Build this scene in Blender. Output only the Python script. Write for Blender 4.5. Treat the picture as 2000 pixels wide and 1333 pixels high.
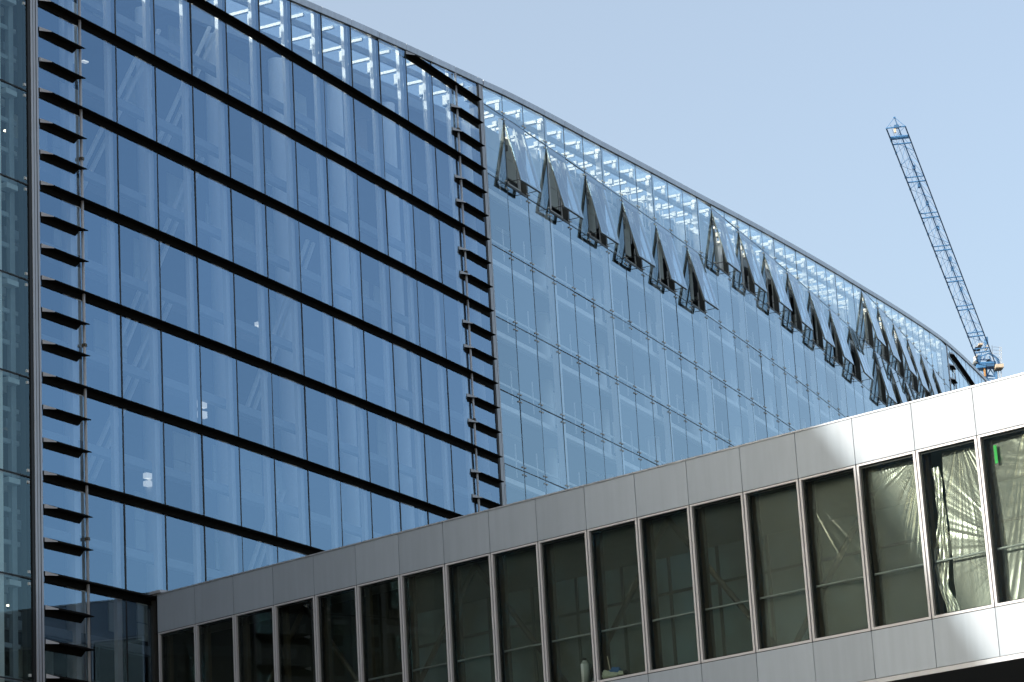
import bpy, math, random
from mathutils import Matrix, Vector
random.seed(7)
S = bpy.context.scene
C = S.collection
for o in list(bpy.data.objects): bpy.data.objects.remove(o)

# ------------------------------------------------------------------ camera
EYE = 1.6
F_PX, PITCH, ROLL = 5331.05, 0.27368, -0.05922
cd = bpy.data.cameras.new('camera'); cam = bpy.data.objects.new('camera', cd); C.objects.link(cam); S.camera = cam
cd.sensor_fit = 'HORIZONTAL'; cd.sensor_width = 36.0; cd.lens = F_PX/2000*36.0
cd.clip_start = 1.0; cd.clip_end = 6000
_F = Vector((0, math.cos(PITCH), math.sin(PITCH))); _U = Vector((0, -math.sin(PITCH), math.cos(PITCH))); _R = Vector((1, 0, 0))
_r = _R*math.cos(ROLL) + _U*math.sin(ROLL); _u = _U*math.cos(ROLL) - _R*math.sin(ROLL)
cam.matrix_world = Matrix(((_r.x, _u.x, -_F.x, 0), (_r.y, _u.y, -_F.y, 0), (_r.z, _u.z, -_F.z, EYE), (0, 0, 0, 1)))

# ------------------------------------------------------------------ sky, sun, exposure
SUN_AZ, SUN_EL = 240.0, 20.0
w = bpy.data.worlds.new('World'); S.world = w; w.use_nodes = True; nt = w.node_tree
bg = nt.nodes['Background']
sky = nt.nodes.new('ShaderNodeTexSky'); sky.sky_type = 'NISHITA'; sky.sun_disc = False
sky.sun_elevation = math.radians(SUN_EL); sky.sun_rotation = math.radians(SUN_AZ)
sky.air_density = 1.0; sky.dust_density = 5.0; sky.ozone_density = 2.0
veil = nt.nodes.new('ShaderNodeVectorMath'); veil.operation = 'MULTIPLY_ADD'   # clear sky plus an even veil of thin high haze
veil.inputs[1].default_value = (0.92, 0.96, 0.98); veil.inputs[2].default_value = (1.0, 0.95, 0.76)
nt.links.new(sky.outputs[0], veil.inputs[0]); nt.links.new(veil.outputs[0], bg.inputs[0])
bg.inputs[1].default_value = 0.10
sd = bpy.data.lights.new('sun', 'SUN'); sd.energy = 2.0; sd.angle = math.radians(0.5); sd.color = (1.0, 0.93, 0.84)
sun = bpy.data.objects.new('sun', sd); C.objects.link(sun)
_a, _e = math.radians(SUN_AZ), math.radians(SUN_EL)
sun.rotation_euler = Vector((math.sin(_a)*math.cos(_e), math.cos(_a)*math.cos(_e), math.sin(_e))).to_track_quat('Z', 'Y').to_euler()
sun.location = (-120, -60, 90)
vs = S.view_settings; vs.view_transform = 'Standard'; vs.look = 'None'; vs.gamma = 1.0; vs.use_curve_mapping = False; vs.exposure = 1.27
S.cycles.max_bounces = 16; S.cycles.transparent_max_bounces = 24; S.cycles.glossy_bounces = 6; S.cycles.diffuse_bounces = 4
S.cycles.caustics_reflective = False; S.cycles.caustics_refractive = False

# ------------------------------------------------------------------ materials
def _mat(name):
    m = bpy.data.materials.new(name); m.use_nodes = True
    return m, m.node_tree, m.node_tree.nodes['Principled BSDF']
def paint(name, col, rough=0.5, metal=0.0, var=0.12, scale=1.5, bump=0.0, bscale=3.0, spec=0.5):
    m, nt, p = _mat(name)
    tc = nt.nodes.new('ShaderNodeTexCoord'); n = nt.nodes.new('ShaderNodeTexNoise')
    n.inputs['Scale'].default_value = scale; n.inputs['Detail'].default_value = 6; n.inputs['Roughness'].default_value = 0.65
    nt.links.new(tc.outputs['Object'], n.inputs['Vector'])
    oi = nt.nodes.new('ShaderNodeObjectInfo')
    ad = nt.nodes.new('ShaderNodeMath'); ad.operation = 'MULTIPLY_ADD'; ad.inputs[1].default_value = 0.25
    nt.links.new(oi.outputs['Random'], ad.inputs[0]); nt.links.new(n.outputs['Fac'], ad.inputs[2])
    r = nt.nodes.new('ShaderNodeValToRGB')
    r.color_ramp.elements[0].position = 0.3; r.color_ramp.elements[1].position = 0.85
    r.color_ramp.elements[0].color = (*[c*(1-var) for c in col], 1); r.color_ramp.elements[1].color = (*[min(1, c*(1+var)) for c in col], 1)
    nt.links.new(ad.outputs[0], r.inputs[0]); nt.links.new(r.outputs[0], p.inputs['Base Color'])
    p.inputs['Roughness'].default_value = rough; p.inputs['Metallic'].default_value = metal; p.inputs['Specular IOR Level'].default_value = spec
    if bump:
        n2 = nt.nodes.new('ShaderNodeTexNoise'); n2.inputs['Scale'].default_value = bscale; n2.inputs['Detail'].default_value = 2
        nt.links.new(tc.outputs['Object'], n2.inputs['Vector'])
        b = nt.nodes.new('ShaderNodeBump'); b.inputs['Strength'].default_value = 1.0; b.inputs['Distance'].default_value = bump
        nt.links.new(n2.outputs['Fac'], b.inputs['Height']); nt.links.new(b.outputs[0], p.inputs['Normal'])
    return m
def streaks(m, amount=.10, base_rough=None):
    """faint vertical rain streaks and dust over an existing paint"""
    nt = m.node_tree; p = nt.nodes['Principled BSDF']; src = p.inputs['Base Color'].links[0].from_socket
    tc = nt.nodes.new('ShaderNodeTexCoord'); mp = nt.nodes.new('ShaderNodeMapping'); mp.inputs['Scale'].default_value = (5.0, 5.0, .35)
    oi = nt.nodes.new('ShaderNodeObjectInfo'); va = nt.nodes.new('ShaderNodeVectorMath'); va.operation = 'ADD'
    nt.links.new(tc.outputs['Object'], va.inputs[0]); nt.links.new(oi.outputs['Location'], va.inputs[1]); nt.links.new(va.outputs[0], mp.inputs['Vector'])
    n = nt.nodes.new('ShaderNodeTexNoise'); n.inputs['Scale'].default_value = 1.0; n.inputs['Detail'].default_value = 5; nt.links.new(mp.outputs[0], n.inputs['Vector'])
    mr = nt.nodes.new('ShaderNodeMapRange'); mr.inputs['From Min'].default_value = .35; mr.inputs['From Max'].default_value = .7; mr.inputs['To Min'].default_value = 1-amount; mr.inputs['To Max'].default_value = 1+amount*.3
    nt.links.new(n.outputs['Fac'], mr.inputs['Value'])
    pr = nt.nodes.new('ShaderNodeMapRange'); pr.inputs['To Min'].default_value = .95; pr.inputs['To Max'].default_value = 1.04; nt.links.new(oi.outputs['Random'], pr.inputs['Value'])
    mu = nt.nodes.new('ShaderNodeMath'); mu.operation = 'MULTIPLY'; nt.links.new(mr.outputs[0], mu.inputs[0]); nt.links.new(pr.outputs[0], mu.inputs[1])
    vm = nt.nodes.new('ShaderNodeVectorMath'); vm.operation = 'SCALE'; nt.links.new(src, vm.inputs[0]); nt.links.new(mu.outputs[0], vm.inputs['Scale'])
    nt.links.new(vm.outputs[0], p.inputs['Base Color'])
    return m
def glass(name, refl, r0, trans, wave=0.003, wscale=0.5):
    """Coated architectural glass: a mirror share that grows at grazing angles (Schlick), the rest passes tinted."""
    m = bpy.data.materials.new(name); m.use_nodes = True; nt = m.node_tree; nt.nodes.remove(nt.nodes['Principled BSDF'])
    out = nt.nodes['Material Output']
    lw = nt.nodes.new('ShaderNodeLayerWeight'); lw.inputs['Blend'].default_value = 0.5
    pw = nt.nodes.new('ShaderNodeMath'); pw.operation = 'POWER'; pw.inputs[1].default_value = 4.0
    nt.links.new(lw.outputs['Facing'], pw.inputs[0])
    mr = nt.nodes.new('ShaderNodeMapRange'); mr.inputs['To Min'].default_value = r0; mr.inputs['To Max'].default_value = 1.0
    nt.links.new(pw.outputs[0], mr.inputs['Value'])
    mc = nt.nodes.new('ShaderNodeMix'); mc.data_type = 'RGBA'
    mc.inputs[6].default_value = (*refl, 1); mc.inputs[7].default_value = (1, 1, 1, 1)
    nt.links.new(pw.outputs[0], mc.inputs[0])
    g = nt.nodes.new('ShaderNodeBsdfGlossy'); g.inputs['Roughness'].default_value = 0.0
    nt.links.new(mc.outputs[2], g.inputs['Color'])
    t = nt.nodes.new('ShaderNodeBsdfTransparent'); t.inputs['Color'].default_value = (*trans, 1)
    geo = nt.nodes.new('ShaderNodeNewGeometry')
    inv = nt.nodes.new('ShaderNodeMath'); inv.operation = 'SUBTRACT'; inv.inputs[0].default_value = 1.0
    nt.links.new(geo.outputs['Backfacing'], inv.inputs[1])
    fa = nt.nodes.new('ShaderNodeMath'); fa.operation = 'MULTIPLY'
    oi0 = nt.nodes.new('ShaderNodeObjectInfo'); vr = nt.nodes.new('ShaderNodeMapRange'); vr.inputs['To Min'].default_value = .86; vr.inputs['To Max'].default_value = 1.0
    nt.links.new(oi0.outputs['Random'], vr.inputs['Value'])
    f0 = nt.nodes.new('ShaderNodeMath'); f0.operation = 'MULTIPLY'; nt.links.new(mr.outputs[0], f0.inputs[0]); nt.links.new(vr.outputs[0], f0.inputs[1])
    nt.links.new(f0.outputs[0], fa.inputs[0]); nt.links.new(inv.outputs[0], fa.inputs[1])
    mx = nt.nodes.new('ShaderNodeMixShader'); nt.links.new(fa.outputs[0], mx.inputs[0]); nt.links.new(t.outputs[0], mx.inputs[1]); nt.links.new(g.outputs[0], mx.inputs[2])
    nt.links.new(mx.outputs[0], out.inputs['Surface'])
    if wave:
        tc = nt.nodes.new('ShaderNodeTexCoord'); n = nt.nodes.new('ShaderNodeTexNoise'); n.inputs['Scale'].default_value = wscale; n.inputs['Detail'].default_value = 1
        oi = nt.nodes.new('ShaderNodeObjectInfo'); va = nt.nodes.new('ShaderNodeVectorMath'); va.operation = 'ADD'
        nt.links.new(tc.outputs['Object'], va.inputs[0]); nt.links.new(oi.outputs['Location'], va.inputs[1]); nt.links.new(va.outputs[0], n.inputs['Vector'])
        b = nt.nodes.new('ShaderNodeBump'); b.inputs['Distance'].default_value = wave; nt.links.new(n.outputs['Fac'], b.inputs['Height'])
        nt.links.new(b.outputs[0], g.inputs['Normal'])
    return m
def film(name, share=0.46):
    m = bpy.data.materials.new(name); m.use_nodes = True; nt = m.node_tree; nt.nodes.remove(nt.nodes['Principled BSDF'])
    t = nt.nodes.new('ShaderNodeBsdfTransparent'); t.inputs['Color'].default_value = (0.9, 0.92, 0.9, 1)
    d = nt.nodes.new('ShaderNodeBsdfDiffuse'); d.inputs['Color'].default_value = (0.84, 0.83, 0.80, 1)
    g = nt.nodes.new('ShaderNodeBsdfGlossy'); g.inputs['Roughness'].default_value = 0.22; g.inputs['Color'].default_value = (0.95, 0.93, 0.88, 1)
    m1 = nt.nodes.new('ShaderNodeMixShader'); m1.inputs[0].default_value = 0.45; nt.links.new(d.outputs[0], m1.inputs[1]); nt.links.new(g.outputs[0], m1.inputs[2])
    m2 = nt.nodes.new('ShaderNodeMixShader'); m2.inputs[0].default_value = share; nt.links.new(t.outputs[0], m2.inputs[1]); nt.links.new(m1.outputs[0], m2.inputs[2])
    nt.links.new(m2.outputs[0], nt.nodes['Material Output'].inputs['Surface'])
    return m
def milky(name):
    m = bpy.data.materials.new(name); m.use_nodes = True; nt = m.node_tree; nt.nodes.remove(nt.nodes['Principled BSDF'])
    tc = nt.nodes.new('ShaderNodeTexCoord'); n = nt.nodes.new('ShaderNodeTexNoise'); n.inputs['Scale'].default_value = .35; n.inputs['Detail'].default_value = 5
    oi = nt.nodes.new('ShaderNodeObjectInfo'); va = nt.nodes.new('ShaderNodeVectorMath'); va.operation = 'ADD'
    nt.links.new(tc.outputs['Object'], va.inputs[0]); nt.links.new(oi.outputs['Location'], va.inputs[1]); nt.links.new(va.outputs[0], n.inputs['Vector'])
    r = nt.nodes.new('ShaderNodeValToRGB'); r.color_ramp.elements[0].position = .36; r.color_ramp.elements[1].position = .66
    r.color_ramp.elements[0].color = (.32, .32, .25, 1); r.color_ramp.elements[1].color = (.50, .62, .62, 1)
    nt.links.new(n.outputs['Fac'], r.inputs[0])
    a = nt.nodes.new('ShaderNodeBsdfTranslucent'); b = nt.nodes.new('ShaderNodeBsdfDiffuse'); mx = nt.nodes.new('ShaderNodeMixShader'); mx.inputs[0].default_value = .5
    nt.links.new(r.outputs[0], a.inputs[0]); nt.links.new(r.outputs[0], b.inputs[0]); nt.links.new(a.outputs[0], mx.inputs[1]); nt.links.new(b.outputs[0], mx.inputs[2])
    nt.links.new(mx.outputs[0], nt.nodes['Material Output'].inputs['Surface'])
    return m
def lamp_mat(name, col, e):
    m, nt, p = _mat(name); p.inputs['Base Color'].default_value = (*col, 1); p.inputs['Emission Color'].default_value = (*col, 1); p.inputs['Emission Strength'].default_value = e
    return m
M = dict(
    glass_blue=glass('coated_blue_glass', (0.31, 0.50, 0.72), 0.41, (0.90, 0.94, 0.96)),
    glass_pale=glass('pale_coated_glass', (0.56, 0.79, 0.96), 0.31, (0.93, 0.96, 0.97)),
    glass_clear=glass('clear_green_glass', (0.55, 0.80, 0.90), 0.085, (0.86, 0.93, 0.93)),
    glass_bridge=glass('grey_green_bridge_glass', (0.85, 0.90, 0.85), 0.07, (0.78, 0.82, 0.79), 0.001),
    glass_roof=glass('clear_roof_glass', (0.8, 0.9, 1.0), 0.06, (0.88, 0.93, 0.95), 0),
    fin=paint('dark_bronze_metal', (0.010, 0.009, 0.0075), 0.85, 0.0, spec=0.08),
    black=paint('black_gasket', (0.010, 0.010, 0.010), 0.6),
    seal=paint('grey_silicone_seal', (0.035, 0.04, 0.042), 0.7),
    alu=paint('grey_aluminium', (0.55, 0.57, 0.60), 0.5, 0.15, 0.06),
    coping=paint('coping_aluminium', (0.55, 0.58, 0.63), 0.4, 0.35, 0.07, 0.8),
    dark_alu=paint('dark_aluminium', (0.06, 0.062, 0.058), 0.45, 0.2),
    sash=paint('sash_metal', (0.26, 0.27, 0.25), 0.45, 0.3),
    panel=paint('bridge_cladding', (0.39, 0.45, 0.515), 0.42, 0.0, 0.035, 0.7, 0.0012, 0.45),
    frame=paint('light_window_frame', (0.62, 0.62, 0.64), 0.4, 0.1, 0.05),
    white=paint('white_painted_steel', (0.74, 0.725, 0.67), 0.45, 0.0, 0.06),
    post=paint('bright_white_post', (0.90, 0.90, 0.88), 0.5, 0, 0.04),
    steel=paint('pale_grey_steel', (0.48, 0.50, 0.52), 0.45, 0.1),
    beam=paint('blue_grey_beam', (0.30, 0.34, 0.38), 0.55),
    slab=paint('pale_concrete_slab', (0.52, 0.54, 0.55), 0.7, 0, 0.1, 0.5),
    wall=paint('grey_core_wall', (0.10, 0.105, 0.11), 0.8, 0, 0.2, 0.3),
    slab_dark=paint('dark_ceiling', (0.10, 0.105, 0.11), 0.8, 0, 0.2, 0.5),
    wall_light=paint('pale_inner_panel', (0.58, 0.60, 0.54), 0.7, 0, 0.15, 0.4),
    roof=paint('roof_membrane', (0.25, 0.25, 0.25), 0.9),
    brown=paint('brown_steel', (0.10, 0.082, 0.055), 0.6),
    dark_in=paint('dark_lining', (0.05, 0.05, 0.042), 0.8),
    ceiling=paint('bridge_ceiling', (0.34, 0.34, 0.30), 0.9),
    far_frame=paint('far_frame', (0.22, 0.22, 0.19), 0.8),
    carpet=paint('bridge_floor', (0.10, 0.10, 0.085), 0.9),
    crane=paint('blue_crane_paint', (0.07, 0.22, 0.46), 0.5),
    crane_dark=paint('dark_blue_crane_paint', (0.05, 0.14, 0.29), 0.5),
    orange=paint('orange_crane_paint', (0.45, 0.25, 0.10), 0.6),
    cream=paint('cream_crane_box', (0.62, 0.52, 0.40), 0.6),
    far_pane=milky('clouded_far_pane'),
    film=film('clear_plastic_film'), film_thin=film('thin_plastic_film', 0.2),
    cloth=paint('pale_cloth', (0.55, 0.58, 0.48), 0.9, 0, 0.2, 6), blue_cloth=paint('blue_cloth', (0.10, 0.20, 0.42), 0.9),
    canister=paint('white_plastic', (0.6, 0.64, 0.62), 0.5), green=paint('green_tape', (0.05, 0.6, 0.12), 0.6),
    brick=paint('dark_brick', (0.10, 0.075, 0.06), 0.85, 0, 0.25, 2.0),
    ground=paint('asphalt_ground', (0.12, 0.12, 0.115), 0.9, 0, 0.25, 0.05),
    lamp=lamp_mat('warm_lamp', (1.0, 0.80, 0.55), 2.0), lamp_white=lamp_mat('white_lamp', (1.0, 0.97, 0.9), 0.24),
)

streaks(M['panel'], .055); streaks(M['coping'], .12); streaks(M['fin'], .25)
# ------------------------------------------------------------------ mesh helpers
class MB:
    def __init__(s): s.v = []; s.f = []
    def box(s, x0, x1, y0, y1, z0, z1):
        b = len(s.v)
        s.v += [(x0,y0,z0),(x1,y0,z0),(x1,y1,z0),(x0,y1,z0),(x0,y0,z1),(x1,y0,z1),(x1,y1,z1),(x0,y1,z1)]
        s.f += [tuple(b+i for i in q) for q in ((0,3,2,1),(4,5,6,7),(0,1,5,4),(1,2,6,5),(2,3,7,6),(3,0,4,7))]
        return s
    def hexa(s, pts):                    # 8 corner points in the order of box()
        b = len(s.v); s.v += [tuple(p) for p in pts]
        s.f += [tuple(b+i for i in q) for q in ((0,3,2,1),(4,5,6,7),(0,1,5,4),(1,2,6,5),(2,3,7,6),(3,0,4,7))]
        return s
    def tube(s, p, q, r, n=6, r2=None):
        p, q = Vector(p), Vector(q); d = (q-p).normalized(); a = d.orthogonal().normalized(); c = d.cross(a); b = len(s.v)
        for k, (o, rr) in enumerate(((p, r), (q, r if r2 is None else r2))):
            for i in range(n):
                t = 2*math.pi*i/n; s.v.append(tuple(o + a*(rr*math.cos(t)) + c*(rr*math.sin(t))))
        for i in range(n): s.f.append((b+i, b+(i+1)%n, b+n+(i+1)%n, b+n+i))
        s.f.append(tuple(b+i for i in reversed(range(n)))); s.f.append(tuple(b+n+i for i in range(n)))
        return s
    def mesh(s, name, m):
        me = bpy.data.meshes.new(name); me.from_pydata(s.v, [], s.f); me.materials.append(m); me.update()
        return me
    def build(s, name, m, parent=None, loc=(0,0,0), rz=0.0, smooth=False):
        me = s.mesh(name, m)
        if smooth:
            for p in me.polygons: p.use_smooth = len(p.vertices) == 4
        return link(name, me, parent, loc, rz)
def link(name, me, parent=None, loc=(0,0,0), rz=0.0):
    o = bpy.data.objects.new(name, me); C.objects.link(o); o.parent = parent; o.location = loc; o.rotation_euler = (0, 0, rz)
    return o
def tag(o, label=None, cat=None, group=None, kind=None):
    for k, v in (('label', label), ('category', cat), ('group', group), ('kind', kind)):
        if v: o[k] = v
    return o
def empty(name, loc, rz=0.0):
    o = bpy.data.objects.new(name, None); C.objects.link(o); o.location = loc; o.rotation_euler = (0, 0, rz); o.empty_display_size = 0.5
    return o
def project(x, y, z):
    d = Vector((x, y, z-EYE)); w = d.dot(_F)
    return 1000 + F_PX*d.dot(_r)/w, 666.5 - F_PX*d.dot(_u)/w
def unproject(px, py, depth):            # a point of the place seen at a pixel, at a known forward distance
    a, b = (px-1000)/F_PX, -(py-666.5)/F_PX
    d = _F + _r*a + _u*b
    return Vector((0, 0, EYE)) + d*(depth/d.y)

# ------------------------------------------------------------------ ground
g = MB(); R0 = 3000
g.v += [(-R0,-R0,0),(R0,-R0,0),(R0,R0,0),(-R0,R0,0)]; g.f += [(0,1,2,3)]
tag(g.build('ground', M['ground']), 'grey paved ground below the building and the bridge', 'ground', kind='structure')

# ================================================================== GLASS BUILDING
ARC_L = (-15.35111, 103.19141, 0.4717, 0.00127468); ARC_R = (-0.75864, 131.61716, 0.43572, 0.00116753)
HEAD_E = math.radians(28.5); S_E = -5.80
KR = 1.013                               # sets the vented bay flush with the finned bay
def arc(s, a):
    x0, y0, p, k = a
    return x0 + (math.cos(p-k*s)-math.cos(p))/k, y0 - (math.sin(p-k*s)-math.sin(p))/k
def plan(bay, s):                        # -> x, y, heading on the glass line
    if bay == 'R':
        x, y = arc(s, ARC_R); return x*KR, y*KR, ARC_R[2]-ARC_R[3]*s
    if s < S_E:
        x, y = arc(S_E, ARC_L); return x + math.sin(HEAD_E)*(s-S_E), y + math.cos(HEAD_E)*(s-S_E), HEAD_E
    return (*arc(s, ARC_L), ARC_L[2]-ARC_L[3]*s)
def interp(x, pts):
    if x <= pts[0][0]: a, b = pts[0], pts[1]
    elif x >= pts[-1][0]: a, b = pts[-2], pts[-1]
    else:
        for a, b in zip(pts, pts[1:]):
            if a[0] <= x <= b[0]: break
    return a[1] + (b[1]-a[1])*(x-a[0])/(b[0]-a[0])
ROOF_L = [(-105,6),(-90,17),(-75,33),(-60.7,40.9),(-51.7,44.3),(-35,45.0),(-20,45.55),(-5.8,47.02),(13.8,49.17),(19.4,49.82),(25,50.44),(30.2,50.99),(32.9,51.28)]
ROOF_R = [(0,50.66),(2.3,50.92),(4.9,51.16),(7.6,51.39),(10.3,51.61),(13.1,51.83),(15.8,52.05),(26.4,53.03),(32.1,53.57),(45,54.95),(58,56.35),(70.8,57.74),(80,58.83),(105.2,61.87),(131,64.45),(160,67.0)]
def roof(bay, s): return (interp(s, ROOF_R)*KR if bay == 'R' else interp(s, ROOF_L)) + EYE
H = 3.8
FIN_Z = {k: 30.965-(k-4)*H+EYE for k in range(-2, 10)}
BX, BY = arc(0, ARC_L)
bld = empty('glass_building', (BX, BY, 0))
tag(bld, 'long curved blue glass building with dark horizontal fins and a rising roofline', 'building')
def at(bay, s, y=0.0):                   # point at distance y inside the glass, relative to the building's origin
    x, yy, h = plan(bay, s)
    return x - y*math.cos(h) - BX, yy + y*math.sin(h) - BY
def frame_at(bay, s): 
    x, y, h = plan(bay, s); return (x-BX, y-BY, 0.0), math.pi/2 - h
def sweep(mb, bay, stations, prof):      # prof(s) -> list of (inward y, z), counter-clockwise seen from the near end
    n = None; b0 = len(mb.v)
    for s in stations:
        pr = prof(s) if callable(prof) else prof
        n = len(pr)
        for y, z in pr: mb.v.append((*at(bay, s, y), z))
    for i in range(len(stations)-1):
        a, b = b0+i*n, b0+(i+1)*n
        for k in range(n): mb.f.append((a+k, a+(k+1)%n, b+(k+1)%n, b+k))
    mb.f.append(tuple(b0+k for k in reversed(range(n)))); mb.f.append(tuple(b0+(len(stations)-1)*n+k for k in range(n)))
    return mb
def rect(y0, y1, z0, z1): return [(y0,z0),(y0,z1),(y1,z1),(y1,z0)]
def rangef(a, b, st):
    n = max(1, math.ceil((b-a)/st)); return [a+(b-a)*i/n for i in range(n+1)]

ML = [-5.15, -2.61] + [2.76137*m for m in range(0, 11)] + [30.25, 32.85]           # mullions of the finned bay
def mull_r(m): return 2.338 + 2.6304*(m-21) if m != 22 else 4.88
MR = [0.03] + [mull_r(m) for m in range(21, 60)] + [105.0]
MF = [105.85 + 2.63*i for i in range(0, 12)]
ME = [-5.85, -8.45, -11.05]
ZL = sorted(FIN_Z.values())
ZR = [z*KR+EYE for z in [38.308+H*i for i in range(-8, 4)] + [53.55, 57.74, 61.6, 65.4]]
BRIDGE_TOP = lambda px: 1166.8 - 0.255*(px-292)

WIN = [(m, 49.708*KR+EYE, 45.908*KR+EYE) for m in (21,23,25,27,29,31)] + \
      [(m, 53.55*KR+EYE, 49.708*KR+EYE) for m in (33,35,37,39,41,43,45,48,50,52,54)] + \
      [(m, 57.74*KR+EYE, 53.55*KR+EYE) for m in (47,49,51,53,55,57)]
win_cells = {(m, round(zb, 2)) for m, zt, zb in WIN}

# ---- glass panes
pane_mesh = {}
panes = []                               # (size on picture, bay, sa, sb, za, zla, zlb, material key)
GAP = 0.03
def pane_object(name, sa, sb, bay, za, ta, tb, mk, parent):
    xa, ya, _ = plan(bay, sa); xb, yb, _ = plan(bay, sb)
    wd = math.hypot(xb-xa, yb-ya); rz = math.atan2(yb-ya, xb-xa)
    key = (round(wd, 2), round(ta-za, 2), round(tb-za, 2), mk)
    if key not in pane_mesh:
        x0, x1, z0, u, v = GAP, wd-GAP, GAP, ta-za-GAP, tb-za-GAP
        b = MB().hexa([(x0,0,z0),(x1,0,z0),(x1,.03,z0),(x0,.03,z0),(x0,0,u),(x1,0,v),(x1,.03,v),(x0,.03,u)])
        pane_mesh[key] = b.mesh(name, M[mk])
    o = link(name, pane_mesh[key], parent, (xa-BX, ya-BY, za), rz)
    o.rotation_euler = (math.radians(random.gauss(0, .10)), 0, rz+math.radians(random.gauss(0, .10)))
    return o
def collect(bay, mull, levels, mk, skip=()):
    for i in range(len(mull)-1):
        sa, sb = sorted((mull[i], mull[i+1])); ra, rb = roof(bay, sa)-.02, roof(bay, sb)-.02
        for za, zb in zip(levels, levels[1:]):
            ta, tb = min(zb, ra), min(zb, rb)
            if max(ta, tb) < za+.25: continue
            ta, tb = max(ta, za+.1), max(tb, za+.1)
            if bay == 'R' and mull is MR and (20+i, round(za, 2)) in skip: continue
            x, y, _ = plan(bay, (sa+sb)/2)
            px, py = project(x, y, (za+zb)/2); _, py2 = project(x, y, zb); px3, _ = project(*plan(bay, sb)[:2], zb); px4, _ = project(*plan(bay, sa)[:2], zb)
            seen = -40 < px < 2040 and py > -60 and py2 < 1340 and (px < 300 or py2 < BRIDGE_TOP(px)-3)
            panes.append((abs((px3-px4)*(py-py2)) if seen else 0, bay, sa, sb, za, ta, tb, mk))
collect('L', ML, ZL, 'glass_blue')
collect('R', MR, ZR, 'glass_pale', win_cells)
collect('R', MF, ZR, 'glass_pale')
collect('L', ME, ZL, 'glass_clear')
panes.sort(key=lambda t: -t[0])
rest = MB()
for i, (sz, bay, sa, sb, za, ta, tb, mk) in enumerate(panes):
    if i < 298 and sz > 0: pane_object('glass_pane', sa, sb, bay, za, ta, tb, mk, bld)
    else:
        a0, a1, b0, b1 = at(bay, sa+GAP, 0), at(bay, sa+GAP, .03), at(bay, sb-GAP, 0), at(bay, sb-GAP, .03)
        rest.hexa([(*a0,za+GAP),(*b0,za+GAP),(*b1,za+GAP),(*a1,za+GAP),(*a0,ta-GAP),(*b0,tb-GAP),(*b1,tb-GAP),(*a1,ta-GAP)])
tag(rest.build('far_glazing', M['glass_pale'], bld), kind='stuff')

# ---- joints and mullions
for bay, mm, hw, y0, y1 in (('L', ML[2:-2], .036, -.012, .16), ('R', MR[1:-1], .019, -.004, .05), ('R', MF[1:-1], .02, -.004, .05), ('L', ME[1:], .03, -.006, .07)):
    for s in mm:
        loc, rz = frame_at(bay, s); zt = roof(bay, s)-.03
        MB().box(-hw, hw, y0, y1, 9.0, zt).build('mullion' if bay == 'L' else 'vertical_joint', M['black'] if bay == 'L' else M['seal'], bld, loc, rz)
def joint(bay, s0, s1, z):
    st = [s for s in rangef(s0, s1, 2.63) if roof(bay, s) > z+.1]
    if len(st) > 1: sweep(MB(), bay, st, rect(-.004, .06, z-.022, z+.022)).build('horizontal_joint', M['seal'], bld)
for z in ZR:
    joint('R', MR[0], MR[-1], z)
    joint('R', MF[0], MF[-1], z)
for z in ZL:
    if z < 46: joint('L', ME[-1], ME[0], z+.04)

# ---- sun fins
def fin_prof(z): return [(-.004, z-.24), (-.03, z-.24), (-.03, z), (-.31, z+.01), (-.31, z+.045), (-.03, z+.17), (-.004, z+.17)]  # lower black strip added over the fin's reflection to keep the band dark
def end_prof(z): return [(-.004, z), (-.31, z+.008), (-.31, z+.047), (-.03, z+.172), (-.004, z+.172)]
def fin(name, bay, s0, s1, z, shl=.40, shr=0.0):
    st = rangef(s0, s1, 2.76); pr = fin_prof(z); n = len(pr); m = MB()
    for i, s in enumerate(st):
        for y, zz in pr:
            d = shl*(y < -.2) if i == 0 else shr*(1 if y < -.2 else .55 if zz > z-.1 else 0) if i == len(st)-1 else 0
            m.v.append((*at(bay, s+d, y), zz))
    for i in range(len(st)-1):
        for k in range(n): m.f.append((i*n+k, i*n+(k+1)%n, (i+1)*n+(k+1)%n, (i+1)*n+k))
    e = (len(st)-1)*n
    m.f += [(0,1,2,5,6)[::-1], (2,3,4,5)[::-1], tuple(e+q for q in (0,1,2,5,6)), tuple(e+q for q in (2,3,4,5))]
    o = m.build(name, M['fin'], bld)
    q = MB(); c = [(s0, -.03, z), (s0+shl, -.31, z+.01), (s0+shl, -.31, z+.045), (s0, -.03, z+.17)]
    q.v = [(*at(bay, s-.004, y), zz) for s, y, zz in c] + [(*at(bay, s-.03, y), zz) for s, y, zz in c]
    q.f = [(0,1,2,3), (7,6,5,4), (0,4,5,1), (1,5,6,2), (2,6,7,3), (3,7,4,0)]
    q.build('lit_end_face', M['alu'], o)  # pale plate added for the skylit grey of the fin's end face
    return o
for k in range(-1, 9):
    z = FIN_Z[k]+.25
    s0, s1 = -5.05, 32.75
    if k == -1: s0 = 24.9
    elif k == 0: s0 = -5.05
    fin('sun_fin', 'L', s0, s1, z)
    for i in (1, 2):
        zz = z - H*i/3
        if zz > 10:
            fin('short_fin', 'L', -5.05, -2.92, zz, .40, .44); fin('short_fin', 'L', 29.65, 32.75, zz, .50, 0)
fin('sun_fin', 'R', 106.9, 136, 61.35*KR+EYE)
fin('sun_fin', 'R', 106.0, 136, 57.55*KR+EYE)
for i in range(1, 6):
    if i != 3: fin('short_fin', 'R', 106.0, 107.9, 61.35*KR+EYE - i*H/3)
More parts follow.
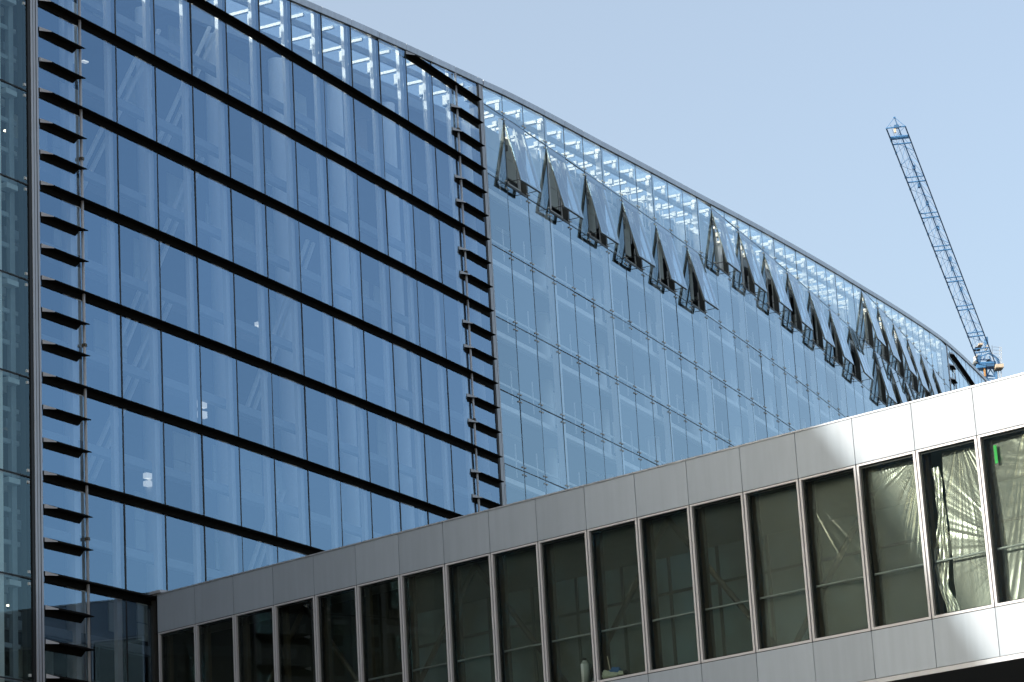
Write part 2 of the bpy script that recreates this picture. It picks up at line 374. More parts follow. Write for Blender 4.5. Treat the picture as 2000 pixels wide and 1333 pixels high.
# rods that tie the short fins
for bay, s, zt in (('L', -2.56, 49), ('L', 30.13, 52.5), ('R', 108.1, 63)):
    loc, rz = frame_at(bay, s)
    MB().tube((0,-.10,9), (0,-.10,zt), .06, 8).build('fin_rod', M['alu'], bld, loc, rz, True)
    for k in range(0, 12):
        MB().box(-.07, .07, -.18, -.02, zt-3.1-7.6*k, zt-2.98-7.6*k).build('rod_clamp', M['brown'], bld, loc, rz)
# ---- corner posts
def post(bay, s, zt, flip=1):
    loc, rz = frame_at(bay, s)
    p = MB().box(-.32, .32, -.02, .25, 8, zt).build('corner_post', M['black'], bld, loc, rz)
    for a, b, y in ((-.15, -.03, -.040), (.01, .14, -.036), (.20, .31, -.032)):
        MB().box(min(a*flip, b*flip), max(a*flip, b*flip), y, -.02, 8, zt).build('trim_strip', M['alu'], p)
    MB().box(-.30, .30, .25, .50, 8, zt-.1).build('post_core', M['dark_alu'], p)
post('L', -5.47, roof('L', -5.47)-.1)
post('L', 33.17, roof('L', 33.1)-.06)
post('R', 105.42, roof('R', 105.42)-.06)

# ---- coping
def coping(bay, sa, sb):
    b = MB(); sa += .012; sb -= .012
    sweep(b, bay, [sa, sb], lambda s: [(-.07, roof(bay, s)+.0), (-.09, roof(bay, s)+.30), (.30, roof(bay, s)+.36), (.30, roof(bay, s)+.0)])
    b.build('roof_coping', M['coping'], bld)
    sweep(MB(), bay, [sa, sb], lambda s: rect(-.05, -.004, roof(bay, s)-.045, roof(bay, s)-.002)).build('coping_shadow_gap', M['black'], bld)
for i in range(len(ML)-1): coping('L', ML[i], ML[i+1])
coping('L', 32.85, 33.45)
for i in range(len(MR)-1): coping('R', MR[i], MR[i+1])
for i in range(len(MF)-1): coping('R', MF[i], MF[i+1])
coping('R', 105.0, 105.85)

# ---- open vent windows (hinged at the top, swung outwards)
win_sash = {}
for n, (m, zt, zb) in enumerate(WIN):
    sa, sb = mull_r(m), mull_r(m+1)
    xa, ya, _ = plan('R', sa); xb, yb, _ = plan('R', sb); wd = math.hypot(xb-xa, yb-ya); rz = math.atan2(yb-ya, xb-xa); h = zt-zb
    ang = math.radians(12.6 + [0, 1.0, -.8, .5, -.5, 1.3, -.3][n % 7])
    fr = MB(); t = .12
    fr.box(0.03, t, .0, .32, 0.02, h-.02); fr.box(wd-t, wd-.03, .0, .32, .02, h-.02); fr.box(t, wd-t, .0, .32, h-t, h-.02); fr.box(t, wd-t, .0, .32, .02, t)
    root = fr.build('window_opening', M['dark_alu'], bld, (xa-BX, ya-BY, zb), rz)
    s_ = MB(); u = .27; hh = h-.06
    s_.box(.05, u, .03, .12, -hh, -.02); s_.box(wd-u, wd-.05, .03, .12, -hh, -.02); s_.box(u, wd-u, .03, .12, -u, -.02); s_.box(u, wd-u, .03, .12, -hh, -hh+.14)
    s_.box(wd*.5-.05, wd*.5+.05, .035, .10, -hh+.14, -u)
    so = s_.build('open_sash', M['sash'], root, (0, 0, h)); so.rotation_euler = (-ang, 0, 0)
    po = MB().box(.02, wd-.02, 0, .028, -hh, 0).build('sash_pane', M['glass_pale'], root, (0, 0, h)); po.rotation_euler = (-ang, 0, 0)
    yo, zo = -math.sin(ang)*(hh-.1), h - math.cos(ang)*(hh-.1)
    for x in (.16, wd-.16):
        MB().tube((x, .1, .22), (x, yo+.08, zo), .022, 5).build('stay_arm', M['dark_alu'], root)
    MB().box(.35, .62, .12, .34, h*.55, h*.55+.3).build('window_motor', M['black'], root)
    MB().box(-.3, wd+.9, 1.0, 1.08, h*.34, h-.35).box(-.3, wd+.9, .98, 1.0, h*.62, h*.62+.08).build('inner_lining', M['wall_light'], root)

# ---- interior, finned bay
for s in ML[1:-1]:
    loc, rz = frame_at('L', s); zr = roof('L', s)
    MB().box(-.36, -.06, .17, .34, 9, zr-.05).build('facade_post', M['post'], bld, loc, rz)
for a, b in zip(ML, ML[1:]):
    s = (a+b)/2; loc, rz = frame_at('L', s); zr = roof('L', s)
    MB().box(-.07, .07, .12, .85, zr-.42, zr-.28).build('rafter', M['white'], bld, loc, rz)
    MB().box(-.07, .07, 1.02, 2.6, zr-.56, zr-.42).build('rafter', M['white'], bld, loc, rz)
    r_ = MB().tube((-.35,1.0,zr-1.4), (-.35,1.0,zr-6.3), .055, 6).build('hanger_rod', M['steel'], bld, loc, rz)
    MB().box(-.52,-.18,.86,1.14,zr-1.40,zr-.90).build('spring_box', M['white'], r_)
    MB().box(-.56,-.14,.84,1.16,zr-1.46,zr-1.40).build('spring_base', M['beam'], r_)
    MB().box(-.48,-.22,.93,1.07,zr-6.5,zr-6.2).build('rod_fork', M['beam'], r_)
stL = rangef(-5.3, 32.8, 2.76)
for y0, y1, dz0, dz1 in ((.86,1.01,.58,.30), (3.0,3.3,1.0,.5)):
    sweep(MB(), 'L', stL, lambda s: rect(y0, y1, roof('L', s)-dz0, roof('L', s)-dz1)).build('purlin', M['beam'], bld)
for k in range(0, 9):
    z = FIN_Z[k]
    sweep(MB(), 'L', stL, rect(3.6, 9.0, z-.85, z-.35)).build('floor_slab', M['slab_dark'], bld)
    sweep(MB(), 'L', stL, rect(1.55, 1.85, z-1.5, z-1.15)).build('wind_girder', M['beam'], bld)
    for (a, b) in zip(ML[1:-1], ML[2:]):
        if random.random() < .42:
            loc, rz = frame_at('L', (a+b)/2); wd = random.choice((1.0, 1.8, 2.4)); h0 = random.choice((0, .6)); 
            q = MB()
            for c in range(2): 
                for rw in range(2): q.box(-wd/2+c*wd/2+.02, -wd/2+(c+1)*wd/2-.02, 5.4, 5.46, z-.3+h0+rw*1.25+.02, z-.3+h0+(rw+1)*1.25-.02)
            q.build('inner_panel', M['wall_light'], bld, loc, rz)
for s in ML[2:-1:2]:
    loc, rz = frame_at('L', s+1.0)
    MB().tube((0,3.1,5), (0,3.1,roof('L', s)-1.3), .38, 14).build('round_column', M['post'], bld, loc, rz, True)
for (sa, za, sb, zb) in ((0.2, 36.5, 6.4, 46.0), (3.4, 31.0, 9.6, 41.0), (6.5, 40.5, 11.0, 47.5), (1.0, 25.0, 7.0, 34.0), (13.0, 30.0, 19.0, 39.5), (10.5,19.0,15.5,27.0)):
    for d in (0, .55):
        a, b = at('L', sa+d, 2.6), at('L', sb+d, 2.6)
        MB().tube((*a, za+EYE), (*b, zb+EYE), .11, 6).build('diagonal_brace', M['white'], bld)
for (px_, py_, dp, w_, h_) in ((508,640,118,.5,.42),(394,800,112,.45,.75),(290,938,110,.42,.55),(165,121,107,.30,.06)):
    v = unproject(px_, py_, dp); (MB().box(-w_/2, w_/2, -.1, .1, -h_/2, -h_*.12).box(-w_/2, w_/2, -.1, .1, h_*.1, h_/2)).build('ceiling_lamp', M['lamp_white'], bld, (v.x-BX, v.y-BY, v.z), .9)
# ---- interior, vented bay
stR = rangef(0.0, 105.3, 5.26)
for i, s in enumerate(MR[1:-1]):
    m = 21+i; loc, rz = frame_at('R', s); zr = roof('R', s)
    if m % 3 == 2: MB().box(.06, .50, .09, .4, 20, zr-.1).build('facade_post', M['post'], bld, loc, rz)
    if m % 3 == 0: MB().tube((1.2,2.6,20), (1.2,2.6,zr-.6), .42, 14).build('round_column', M['post'], bld, loc, rz, True)
    MB().box(-.07, .07, .18, .40, zr-.85, zr-.45).build('roof_bracket', M['white'], bld, loc, rz)
    MB().box(-.07, .07, .12, .9, zr-.40, zr-.26).build('rafter', M['white'], bld, loc, rz)
    q = MB().box(1.22, 1.36, 1.1, 2.7, zr-.62, zr-.48).build('rafter', M['white'], bld, loc, rz)
    MB().box(.58, .72, 1.1, 2.7, zr-.66, zr-.52).build('rafter', M['white'], bld, loc, rz)
    MB().box(1.9, 2.06, .12, .9, zr-.42, zr-.26).build('rafter', M['white'], bld, loc, rz)
    MB().tube((1.3,1.1,zr-1.0), (1.3,1.1,zr-4.4), .05, 5).build('hanger_rod', M['steel'], bld, loc, rz)
    MB().box(1.16,1.44,.95,1.2,zr-1.2,zr-.9).build('roof_bracket', M['white'], bld, loc, rz)
    for z in ZR:
        if 28 < z < zr-2.6:
            MB().tube((0,.42,z-.25), (0,.42,z+1.5), .035, 5).build('glass_support', M['post'], bld, loc, rz)
for y0, y1, dz0, dz1 in ((.92,1.08,.62,.34), (3.0,3.3,1.1,.6)):
    sweep(MB(), 'R', stR, lambda s: rect(y0, y1, roof('R', s)-dz0, roof('R', s)-dz1)).build('purlin', M['beam'], bld)
fit = MB()
for z in ZR:
    if z < 28: continue
    st = [s for s in rangef(0.9, 105.0, 2.6304) if roof('R', s) > z+2.0]
    if len(st) < 2: continue
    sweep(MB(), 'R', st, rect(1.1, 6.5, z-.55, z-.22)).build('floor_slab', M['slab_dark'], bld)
    sweep(MB(), 'R', st, rect(.55, .85, z-.62, z-.36)).build('edge_beam', M['post'], bld)
    sweep(MB(), 'R', st, rect(.95, 1.02, z+.9, z+1.0)).build('handrail', M['white'], bld)
    for i, s in enumerate(st[:-1]):
        if i % 2 == 0:
            loc, rz = frame_at('R', s+.4); MB().box(0, 1.7, 2.7, 2.85, z-.68, z-.56).build('ceiling_lamp', M['white'], bld, loc, rz)
    for m in range(21, 60):
        s = mull_r(m)
        if roof('R', s) > z+.6:
            for ds in (-.14, .14):
                for dz in (-.2, .2): a = at('R', s+ds, -.02); fit.box(a[0]-.035, a[0]+.035, a[1]-.035, a[1]+.035, z+dz-.035, z+dz+.035)
tag(fit.build('glass_fitting', M['white'], bld), kind='stuff')
for bay, st, yb in (('L', [-12.0, -8.6]+stL, 9.0), ('R', stR+[120.0, 150.0], 6.5)):
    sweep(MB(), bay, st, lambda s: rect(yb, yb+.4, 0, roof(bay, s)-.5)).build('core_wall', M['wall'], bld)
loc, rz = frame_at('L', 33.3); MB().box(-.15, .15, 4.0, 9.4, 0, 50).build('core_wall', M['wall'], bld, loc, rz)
# ---- roofs
stE = [-105,-90,-75,-68,-60.7,-56,-51.7,-43,-35,-27,-20,-13,-5.8]
for bay, st in (('L', rangef(-5.3, 33.4, 2.76)), ('R', stR), ('R', rangef(105.3, 150, 5.0))):
    sweep(MB(), bay, st, lambda s: rect(.3, 3.6, roof(bay, s)+.06, roof(bay, s)+.1)).build('roof_glazing', M['glass_roof'], bld)
    sweep(MB(), bay, st, lambda s: rect(3.6, 15, roof(bay, s)-.35, roof(bay, s)+.1)).build('roof_deck', M['roof'], bld)
# ---- the wing that goes on towards the street, left of the picture
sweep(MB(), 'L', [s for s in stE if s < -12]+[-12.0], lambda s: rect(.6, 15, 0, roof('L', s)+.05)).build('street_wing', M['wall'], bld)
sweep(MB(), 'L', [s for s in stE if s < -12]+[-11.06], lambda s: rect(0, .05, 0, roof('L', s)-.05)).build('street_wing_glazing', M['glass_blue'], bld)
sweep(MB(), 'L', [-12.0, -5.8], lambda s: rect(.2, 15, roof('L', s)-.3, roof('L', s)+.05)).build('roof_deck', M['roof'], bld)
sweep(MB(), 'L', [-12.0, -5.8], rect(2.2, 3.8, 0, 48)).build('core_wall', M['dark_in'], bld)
for z in ZL:
    sweep(MB(), 'L', [-12.0, -5.8], rect(1.1, 2.2, z-.35, z-.05)).build('floor_slab', M['slab'], bld)
    loc, rz = frame_at('L', -6.6)
    MB().box(-.35, .3, .10, .5, z-.32, z-.12).build('glass_bracket', M['steel'], bld, loc, rz)
    for i in (0, 1, 2):
        sweep(MB(), 'L', [-9.0, -5.9], rect(.46, .56, z+.05+i*1.22, z+.22+i*1.22)).build('inner_rail', M['beam'], bld)
    for dz in (-.22, .22):
        MB().box(-.05, .05, -.03, .05, z+.04+dz-.05, z+.04+dz+.05).build('glass_stud', M['white'], bld, *frame_at('L', -5.98))
for s in (-8.8, -8.05, -7.1, -6.25):
    loc, rz = frame_at('L', s); MB().box(-.14, .14, .42, .60, 5, 47).build('inner_post', M['beam'], bld, loc, rz)
loc, rz = frame_at('L', -7.45); MB().box(-.2, .2, .12, .4, 5, 47).build('facade_post', M['post'], bld, loc, rz)
for px_, py_ in ((11,256),(11,640),(12,863),(17,1183)):
    v = unproject(px_, py_, 100.5); MB().box(-.07, .07, -.05, .05, -.03, .03).build('ceiling_lamp', M['lamp'], bld, (v.x-BX, v.y-BY, v.z), 1.0)

# ================================================================== FOOTBRIDGE
KB = .982; SP = 2.25917*KB; AZ_B = -.83601
ex, ey = -math.sin(AZ_B), -math.cos(AZ_B)
ORG = (-9.58135*KB, 101.84509*KB, 0.0); RZB = math.atan2(ey, ex)
zt, zw, zb, zl = [z*KB+EYE for z in (20.30395, 18.73786, 13.61502, 12.06027)]
br = empty('footbridge', ORG, RZB)
tag(br, 'covered footbridge with pale metal cladding and a row of tall dark windows', 'footbridge')
J0, J1 = -3, 21
XA = -3.08*SP
up = MB().box(.011, SP-.011, 0, .07, zw+.075, zt).mesh('upper_panel', M['panel'])
lo = MB().box(.011, SP-.011, 0, .07, zl, zb-.09).mesh('lower_panel', M['panel'])
fw = MB(); hz0, hz1 = zb-.065, zw+.05; t = .075
fw.box(.022, .022+t, .0, .14, hz0, hz1); fw.box(SP-.022-t, SP-.022, .0, .14, hz0, hz1)
fw.box(.022+t, SP-.022-t, .0, .14, hz0, hz0+t); fw.box(.022+t, SP-.022-t, .0, .14, hz1-t*.8, hz1)
fw = fw.mesh('window', M['frame'])
jm = MB(); a0, a1 = .022+t, SP-.022-t
jm.box(a0, a0+.05, .10, .24, hz0+t, hz1-t*.8); jm.box(a1-.05, a1, .10, .24, hz0+t, hz1-t*.8); jm.box(a0+.05, a1-.05, .10, .24, hz1-t*.8-.07, hz1-t*.8); jm.box(a0+.05, a1-.05, .10, .30, hz0+t, hz0+t+.04)
jm = jm.mesh('window_liner', M['black'])
pn = MB().box(a0, a1, .085, .10, hz0+t, hz1-t*.8).mesh('pane', M['glass_bridge'])
for j in range(J0, J1):
    x = j*SP
    link('upper_panel', up, br, (x,0,0)); link('lower_panel', lo, br, (x,0,0))
    wn = link('window', fw, br, (x,0,0)); link('window_liner', jm, wn); link('pane', pn, wn)
XB = J1*SP; WB = 7.0
bk = MB().box(XA, XB, .03, .07, zw+.03, zw+.08).box(XA, XB, .03, .07, zb-.10, zb-.05)
bk.build('joint_backing', M['black'], br)
bk2 = MB().box(XA, XB, .071, .11, zw+.06, zt-.01).box(XA, XB, .071, .11, zl+.02, zb-.07); bk2.build('cladding_backing', M['black'], br)
MB().box(XA-.12, XB, -.03, WB, zt+.002, zt+.05).build('bridge_roof', M['coping'], br)
MB().box(XA, XB, .12, WB, zw+.25, zw+.45).build('ceiling', M['ceiling'], br)
MB().box(XA, XA+.1, .45, WB, zb-.25, zw+.25).build('end_wall', M['dark_in'], br)
MB().box(XA+.1, XA+5*SP, 2.6, 2.7, zb-.25, zw+.25).build('inner_partition', M['dark_in'], br)
MB().box(XA, XB, .12, WB, zb-.55, zb-.25).build('floor_deck', M['carpet'], br)
MB().box(XA, XB, .05, WB, zl-.14, zl-.03).build('soffit', M['dark_in'], br)
MB().box(XA, XB, -.015, .045, zl-.16, zl-.02).build('edge_trim', M['alu'], br)
MB().box(XA-.2, XA+.02, -.06, .30, 2.0, zt-.18).build('end_post', M['dark_alu'], br)
MB().box(XA-.28, XA+.5, -.12, .35, zt+.06, zt+.16).build('end_cap', M['alu'], br)
MB().box(XA-.24, XA-.16, -.14, .30, zt-.5, zt+.06).build('end_flashing', M['dark_alu'], br)
MB().tube((XA+.2, .30, 16.63), (XB, .30, 16.63), .035, 8).build('handrail', M['steel'], br, smooth=True)
for j in range(J0, J1):
    x = j*SP
    MB().box(x-.10, x+.10, .52, .68, zb-.3, zw+.3).build('inner_mullion', M['brown'], br)
    f2 = MB().box(x+.03, x+.09, WB-.12, WB, zb-.3, zw+.3).box(x+SP-.03, x+SP+.03, WB-.12, WB, zb-.3, zw+.3).box(x+.09, x+SP-.03, WB-.12, WB, zb+1.1, zb+1.2).box(x+.09, x+SP-.03, WB-.12, WB, zw-1.1, zw-1.0)
    fo = f2.build('far_window', M['far_frame'], br)
    MB().box(x+.09, x+SP-.03, WB-.07, WB-.05, zb-.3, zw+.3).build('far_pane', M['far_pane'], fo)
for j in range(-2, J1, 4):
    x = j*SP
    for x0_, x1_ in ((x, x+2*SP), (x+4*SP, x+2*SP)):
        MB().tube((x0_, 1.6, zb-.2), (x1_, 1.6, zw+.2), .10, 8).build('truss_diagonal', M['brown'], br, smooth=True)
# ---- plastic sheets hung inside
_rn = random.Random(5); _tab = [_rn.random() for _ in range(4096)]
def noise1(x, s):
    i = math.floor(x); f = x-i; f = f*f*(3-2*f); a, b = _tab[(i*131+s*977) % 4096], _tab[((i+1)*131+s*977) % 4096]
    return a+(b-a)*f
def sheet(j, pins, label, x0=.12, x1=None, amp=1.0, z0=None, z1=None, m='film'):
    x1 = x1 or SP-.12; z0 = z0 or zb+.05; z1 = z1 or zw-.06
    nx, nz = (110, 150) if m == 'film' else (60, 80); vs_ = []; fs = []
    rnd = random.Random(j)
    ph = [rnd.uniform(0, 6.28) for _ in range(40)]
    for iz in range(nz+1):
        for ix in range(nx+1):
            x = x0+(x1-x0)*ix/nx; z = z0+(z1-z0)*iz/nz; y = 0
            for n, (pu, pv, fr_, am, ln) in enumerate(pins):
                dx, dz = x-(x0+(x1-x0)*pu), z-(z0+(z1-z0)*pv); r = math.hypot(dx, dz)+1e-4; th = math.atan2(dz, dx)
                a_ = noise1(fr_*.16*th+r*.25, j*7+n); b_ = noise1(fr_*.40*th-r*.2, j*7+n+3); wv = 2.2*(1-abs(2*a_-1))+1.1*(1-abs(2*b_-1))
                y += am*amp*min(1, r*.9)*math.exp(-r/ln)*wv
            y += amp*(.03*math.sin(x*1.6+z*.8+ph[30]) + .04*math.sin(z*1.1-x*1.2+ph[31]))
            vs_.append((x+.015*amp*math.sin(z*6+ph[32])*(ix in (0, nx)), y, z))
    for iz in range(nz):
        for ix in range(nx):
            a = iz*(nx+1)+ix; fs.append((a, a+1, a+nx+2, a+nx+1))
    b = MB(); b.v = vs_; b.f = fs; me = b.mesh('plastic_sheet', M[m])
    for p in me.polygons: p.use_smooth = True
    o = link('plastic_sheet', me); o.rotation_euler = (0, 0, RZB)
    px_, py_ = ORG[0]+ex*j*SP - ey*.46, ORG[1]+ey*j*SP + ex*.46
    o.location = (px_, py_, 0)
    tag(o, label, 'plastic sheet', 'plastic sheets hung inside the bridge windows')
    return o
sheet(14, [(.70,1.08,120,.011,5.0),(1.6,.7,50,.008,2.5)], 'brightest sunlit plastic sheet at the right edge, its folds fanning from the window head', amp=1.0)
sheet(13, [(.45,1.10,110,.009,2.0),(1.5,.35,60,.010,2.0)], 'sunlit crumpled plastic sheet with a bunched fold down its left side above the rail', x0=.62, amp=1.0)
sheet(12, [(1.0,1.04,150,.013,3.4),(1.4,.1,50,.006,1.6)], 'plastic sheet with long fine folds fanning from its bright top right corner')
sheet(11, [(-.12,.95,90,.009,2.8),(1.1,1.0,90,.008,1.8)], 'faint shaded plastic sheet with slanting folds, left of the one fanned from its corner', amp=.9)
sheet(10, [(-.1,1.05,70,.008,2.4)], 'barely visible smooth plastic sheet behind the first fully shaded window', amp=.8)
for j, where in ((3, 'three windows left of the white canister'), (4, 'two windows left of the white canister'), (5, 'one window left of the white canister'), (6, 'in the window with the white canister'),
                 (7, 'in the window with the cloth bundle'), (8, 'one window right of the cloth bundle'), (9, 'two windows right of the cloth bundle')):
    sheet(j, [(-.1 if j % 2 else 1.1, 1.0, 50, .004, 2.4), (.5, -.1, 40, .003, 1.5)], 'thin clear plastic sheet '+where, amp=.8, m='film_thin')
# bunched strip of the torn sheet
b = MB(); nz = 60; nx = 14
for iz in range(nz+1):
    z = zb+.1+(zw-zb-.6)*iz/nz; wd_ = .13+.16*math.exp(-((z-(zb+1.9))/.7)**2)+.10*math.exp(-((z-zb)/.8)**2)
    cx = .36+.10*math.sin(z*1.1)+.25*math.exp(-((z-zb)/.7)**2)
    for ix in range(nx+1): b.v.append((cx+wd_*(ix/nx-.5)*2, .05*math.sin(ix*1.9+z*2.2)+.03*math.sin(z*7+ix), z))
for iz in range(nz):
    for ix in range(nx): a = iz*(nx+1)+ix; b.f.append((a, a+1, a+nx+2, a+nx+1))
me = b.mesh('plastic_strip', M['film']); [setattr(p, 'use_smooth', True) for p in me.polygons]
o = link('plastic_strip', me); o.rotation_euler = (0,0,RZB); o.location = (ORG[0]+ex*13*SP-ey*.40, ORG[1]+ey*13*SP+ex*.40, 0)
tag(o, 'narrow twisted strip of clear plastic hanging left of the crumpled sheet', 'plastic sheet')
def bpt(j, y, z): return (ORG[0]+ex*j*SP-ey*y, ORG[1]+ey*j*SP+ex*y, z)
o = MB().box(-.05,.05,0,.02,-.28,.28).build('green_tape', M['green'], None, bpt(14.18, .30, zw-.55), RZB)
tag(o, 'short strip of bright green tape at the top of the rightmost window', 'tape')
# ---- things left on the window sill
def blob(name, m, parent, parts, loc=(0,0,0), rz=0.0):
    import bmesh
    bm = bmesh.new()
    for (c, r) in parts:
        q = bmesh.ops.create_icosphere(bm, subdivisions=3, radius=1.0)
        for v in q['verts']:
            k = 1+.12*math.sin(v.co.x*7+c[0]*20)+.10*math.sin(v.co.z*9+v.co.y*5)
            v.co = Vector((c[0]+v.co.x*r[0]*k, c[1]+v.co.y*r[1]*k, c[2]+max(-.55, v.co.z)*r[2]*k))
    me = bpy.data.meshes.new(name); bm.to_mesh(me); bm.free(); me.materials.append(m)
    for p in me.polygons: p.use_smooth = True
    return link(name, me, parent, loc, rz)
sill = zb+.06
rt = empty('cloth_bundle', bpt(7.2, .22, sill), RZB); tag(rt, 'crumpled pale cloth bundle with a blue patch lying on the bridge window sill', 'bundle')
blob('pale_cloth', M['cloth'], rt, [((-.22,0,.10),(.26,.10,.17)), ((.08,0,.07),(.22,.09,.13)), ((.42,.0,.07),(.16,.08,.10))])
blob('blue_cloth', M['blue_cloth'], rt, [((.14,.04,.20),(.26,.08,.13))])
blob('dark_end', M['dark_alu'], rt, [((.62,.02,.08),(.12,.07,.09))])
MB().tube((-.05,.06,.2), (-.18,.1,.75), .018, 5).build('loose_cord', M['cream'], rt)
cn = empty('canister', bpt(6.70, .24, sill), RZB); tag(cn, 'tall white plastic canister standing on the sill beside the cloth bundle', 'canister')
MB().tube((0,0,0),(0,0,.62),.15,16).build('body', M['canister'], cn, smooth=True)
MB().tube((0,0,.62),(0,0,.74),.15,16,.06).build('shoulder', M['canister'], cn, smooth=True); MB().tube((0,0,.74),(0,0,.82),.06,12).build('cap', M['dark_alu'], cn)

# ================================================================== TOWER CRANE
K = 1.45                                  # it stands well behind the building
D1, D0 = 190.0*K, 230.0*K
tl, tr = unproject(1731, 251, D1), unproject(1768, 247, D1); bl_, brr = unproject(1912, 712, D0), unproject(1943, 708, D0)
org = (bl_+brr)/2; org = Vector((org.x, org.y, 0))
cr = empty('tower_crane', org); tag(cr, 'blue lattice tower crane with its boom raised against the sky', 'crane')
upv = (((tl+tr)/2-(bl_+brr)/2).normalized()).cross((tr-tl).normalized()); upv = -upv if upv.z < 0 else upv
def L3(p, q, t): return p+(q-p)*t
def rel(p): return tuple(p-org)
tt = lambda t: (L3(bl_,tl,t)+L3(brr,tr,t))/2 + upv*1.15*K
def tb(name, p, q, r, m='crane', parent=cr, n=6): return MB().tube(rel(p), rel(q), r*K, n).build(name, M[m], parent)
tb('jib_chord', bl_, tl, .06, 'crane_dark'); tb('jib_chord', brr, tr, .055, 'crane_dark'); tb('jib_chord', tt(.06), tt(.97), .05)
NS = 22; nodes = [0, 3, 6, 9, 12, 15, 18, 21]
for i in range(NS):
    t0, t1 = i/NS, (i+1)/NS; tm = (t0+t1)/2
    a0_, a1_, c0_, c1_ = L3(bl_,tl,t0), L3(bl_,tl,t1), L3(brr,tr,t0), L3(brr,tr,t1)
    if i % 2: tb('lattice_brace', a0_, c1_, .014)
    else: tb('lattice_brace', c0_, a1_, .014)
    if .05 < tm < .97:
        k = tt(tm)
        for e_ in (a0_, a1_, c0_, c1_): tb('lattice_brace', e_, k, .014)
    MB().box(-0.102,0.102,-0.102,0.102,-0.102,0.102).build('jib_node', M['crane_dark'], cr, rel(a0_))
for yl in (283, 357, 427, 491, 552, 607, 659, 690):
    t = (712-yl)/(712-251); t = t/(1+(1-t)*0) ; 
    # find the boom position whose left chord shows at this height
    lo_, hi_ = 0.0, 1.0
    for _ in range(30):
        md = (lo_+hi_)/2
        if project(*L3(bl_,tl,md))[1] > yl: lo_ = md
        else: hi_ = md
    t = lo_
    tb('cross_beam', L3(bl_,tl,t), L3(brr,tr,t), .055, 'crane'); tb('cross_beam', L3(bl_,tl,min(1,t+.018)), L3(brr,tr,min(1,t+.018)), .045, 'crane')
tb('tip_beam', tl, tr, .05); tb('tip_beam', L3(bl_,tl,.965), L3(brr,tr,.965), .10)
ap = unproject(1747, 230, D1)
for e_ in (tl, tr, tt(.97)): tb('tip_stay', ap, e_, .02)
tb('tip_mast', ap, L3(L3(bl_,tl,.985), L3(brr,tr,.985), .62), .03); MB().box(-.12,.12,-.08,.08,-.06,.06).build('tip_light', M['crane'], cr, rel(ap))
MB().box(-.26,.26,-.2,.2,-.16,.16).build('tip_pulley', M['crane_dark'], cr, rel(unproject(1751, 248, D1))); MB().box(-.10,.10,-.12,.12,-.22,.22).build('hook_block', M['cream'], cr, rel(unproject(1748, 256, D1)))
for (px_, py_, t_) in ((1785,327,.8),(1795,363,.7),(1811,397,.62),(1832,446,.52),(1856,506,.4),(1860,525,.36),(1877,565,.28)):
    MB().box(-0.145,0.145,-0.217,0.217,-0.232,0.232).build('rope_pulley', M['crane_dark'], cr, rel(unproject(px_, py_, (230-40*t_)*K)))
for dx_ in (.25, .5, .62):
    tb('hoist_rope', L3(bl_,brr,dx_)+upv*.5, L3(tl,tr,dx_)+upv*.35, .012, 'crane_dark')
tb('luffing_rope', tt(.15)+upv*2.2, tt(.96)+upv*.1, .012, 'crane_dark')
# slewing platform, mast and machinery at the boom foot
def ub(name, x0, y0, x1, y1, m, dp=230.5*K, th=1.7):
    p = unproject((x0+x1)/2, (y0+y1)/2, dp); wd_, hd_ = abs(x1-x0)*dp/F_PX, abs(y1-y0)*dp/F_PX
    return MB().box(-wd_/2, wd_/2, -th/2, th/2, -hd_/2, hd_/2).build(name, M[m], cr, rel(p))
def ut(name, x0, y0, x1, y1, m='crane', r=.05, dp=230.5*K, dq=None): return tb(name, unproject(x0,y0,dp), unproject(x1,y1,dq or dp), r, m)
ub('winch_drum', 1905,706,1913,712,'crane_dark'); ub('counter_box', 1900,709,1909,713,'sash'); ub('boom_foot', 1911,710,1944,714,'crane')
ub('winch_housing', 1908,697,1914,706,'crane_dark'); ub('winch_cover', 1903.5,695,1906.5,700,'white'); ub('winch_cover', 1903.5,702,1906,706,'white')
ub('hydraulic_ram', 1921.5,715,1924.5,737,'orange',230.2*K,.4); ub('slewing_ring', 1924,714,1940,719,'crane_dark'); ub('machine_deck', 1906,714,1924,722,'crane')
ub('working_platform', 1943,713.5,1959,721,'cream',230.0*K,1.4); ub('platform_floor', 1945,720.5,1957,722.5,'brown',230.0*K,1.4)
ub('strobe_mast', 1924.5,661,1928,676,'crane_dark'); ub('mast_head', 1925.5,676,1928,684,'steel')
ub('cab_panel', 1909,674,1918,677,'cream'); ub('black_cabinet', 1903,681,1915,683.5,'black'); ub('black_cabinet', 1927,705,1932,708,'black')
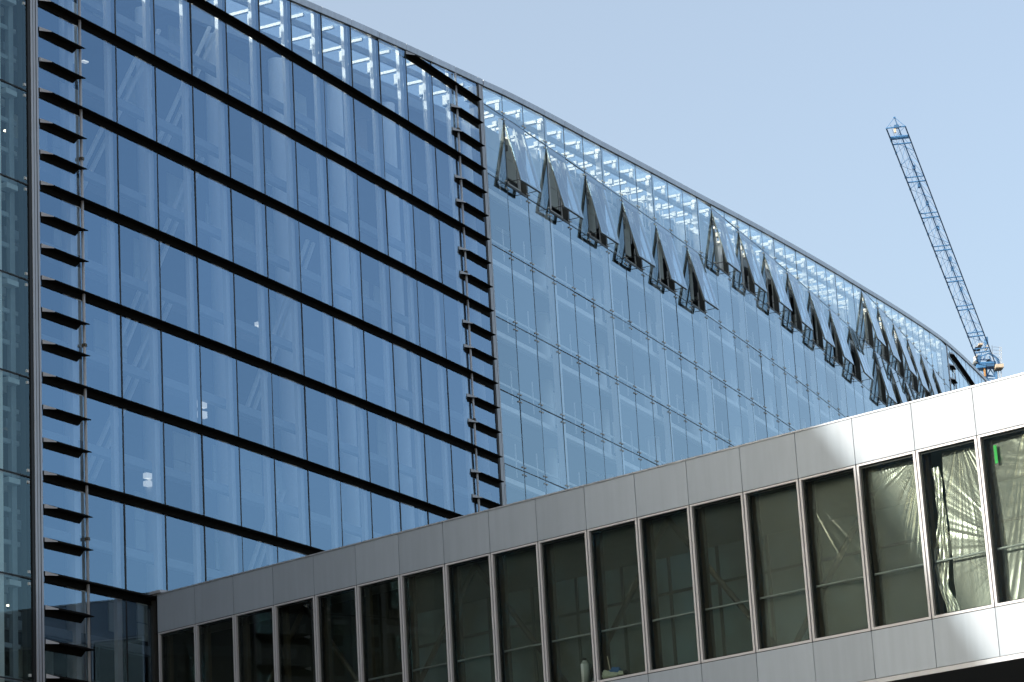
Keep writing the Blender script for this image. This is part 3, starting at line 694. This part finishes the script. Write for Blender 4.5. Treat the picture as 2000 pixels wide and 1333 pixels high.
for x in (1939, 1954, 1957): ut('rail_post', x, 714, x-1.5, 675 if x < 1950 else 678, 'steel', .022)
for y in (678, 684, 691, 698): ut('rail_bar', 1939, y, 1955.5, y+1, 'steel', .016)
ut('back_stay', 1931, 690, 1943, 697, 'crane_dark', .09); ut('back_stay', 1943, 697, 1951, 704, 'crane_dark', .08); ut('back_stay', 1944, 697, 1952, 714, 'crane_dark', .07); ut('back_stay', 1950,702,1953,714,'crane_dark',.06)
ut('boom_leg', 1932, 696, 1948, 744, 'crane_dark', .08); ut('boom_leg', 1908, 704, 1930, 745, 'crane', .08)
for (a, b_, c_, d_) in ((1935,720,1929,733),(1933,720,1943,735),(1926,735,1946,736),(1928,740,1944,741),(1929,733,1946,736),(1917,690,1914,709),(1925,693,1921,703),(1913,703,1935,704),(1915,697,1932,690),(1919,714,1908,700),(1906,716,1922,728)):
    ut('mast_brace', a, b_, c_, d_, 'crane', .05)
for x in (1926, 1945): ut('mast_chord', x, 718, x+4, 800, 'crane', .1)
for x in (1950, 1955): ut('ladder_rail', x, 722, x+3, 800, 'steel', .035)
for y in range(742, 800, 9): ut('mast_brace', 1928, y, 1948, y+7, 'crane', .05)
mb_ = unproject(1938, 800, 231.5*K)
MB().box(-1.4,1.4,-1.4,1.4,0,mb_.z).build('mast', M['crane'], cr, (mb_.x-org.x, mb_.y-org.y, 0))

# ================================================================== ADDED SHADE BLOCK (unseen, beyond the right edge; keeps skylight off the bridge corner)
ob = empty('shade_block', (26.5, 69.0, 0), math.atan2(-129, -12.5))
tag(ob, 'unseen dark brick block added beyond the right edge to shade the bridge corner', 'building')
MB().box(0, 130, .3, 30, 0, 98).build('wall', M['brick'], ob)
MB().box(-.2, 130.2, .1, 30, 98, 98.8).build('parapet', M['coping'], ob)
wm = MB().box(0, 2.4, .1, .29, 0, 2.2).mesh('window', M['dark_alu']); wp = MB().box(.12, 2.28, .06, .1, .12, 2.08).mesh('pane', M['glass_clear'])
for fl in range(22):
    for c in range(18):
        q = link('window', wm, ob, (4+c*7.0, 0, 4+fl*4.1)); link('pane', wp, q)
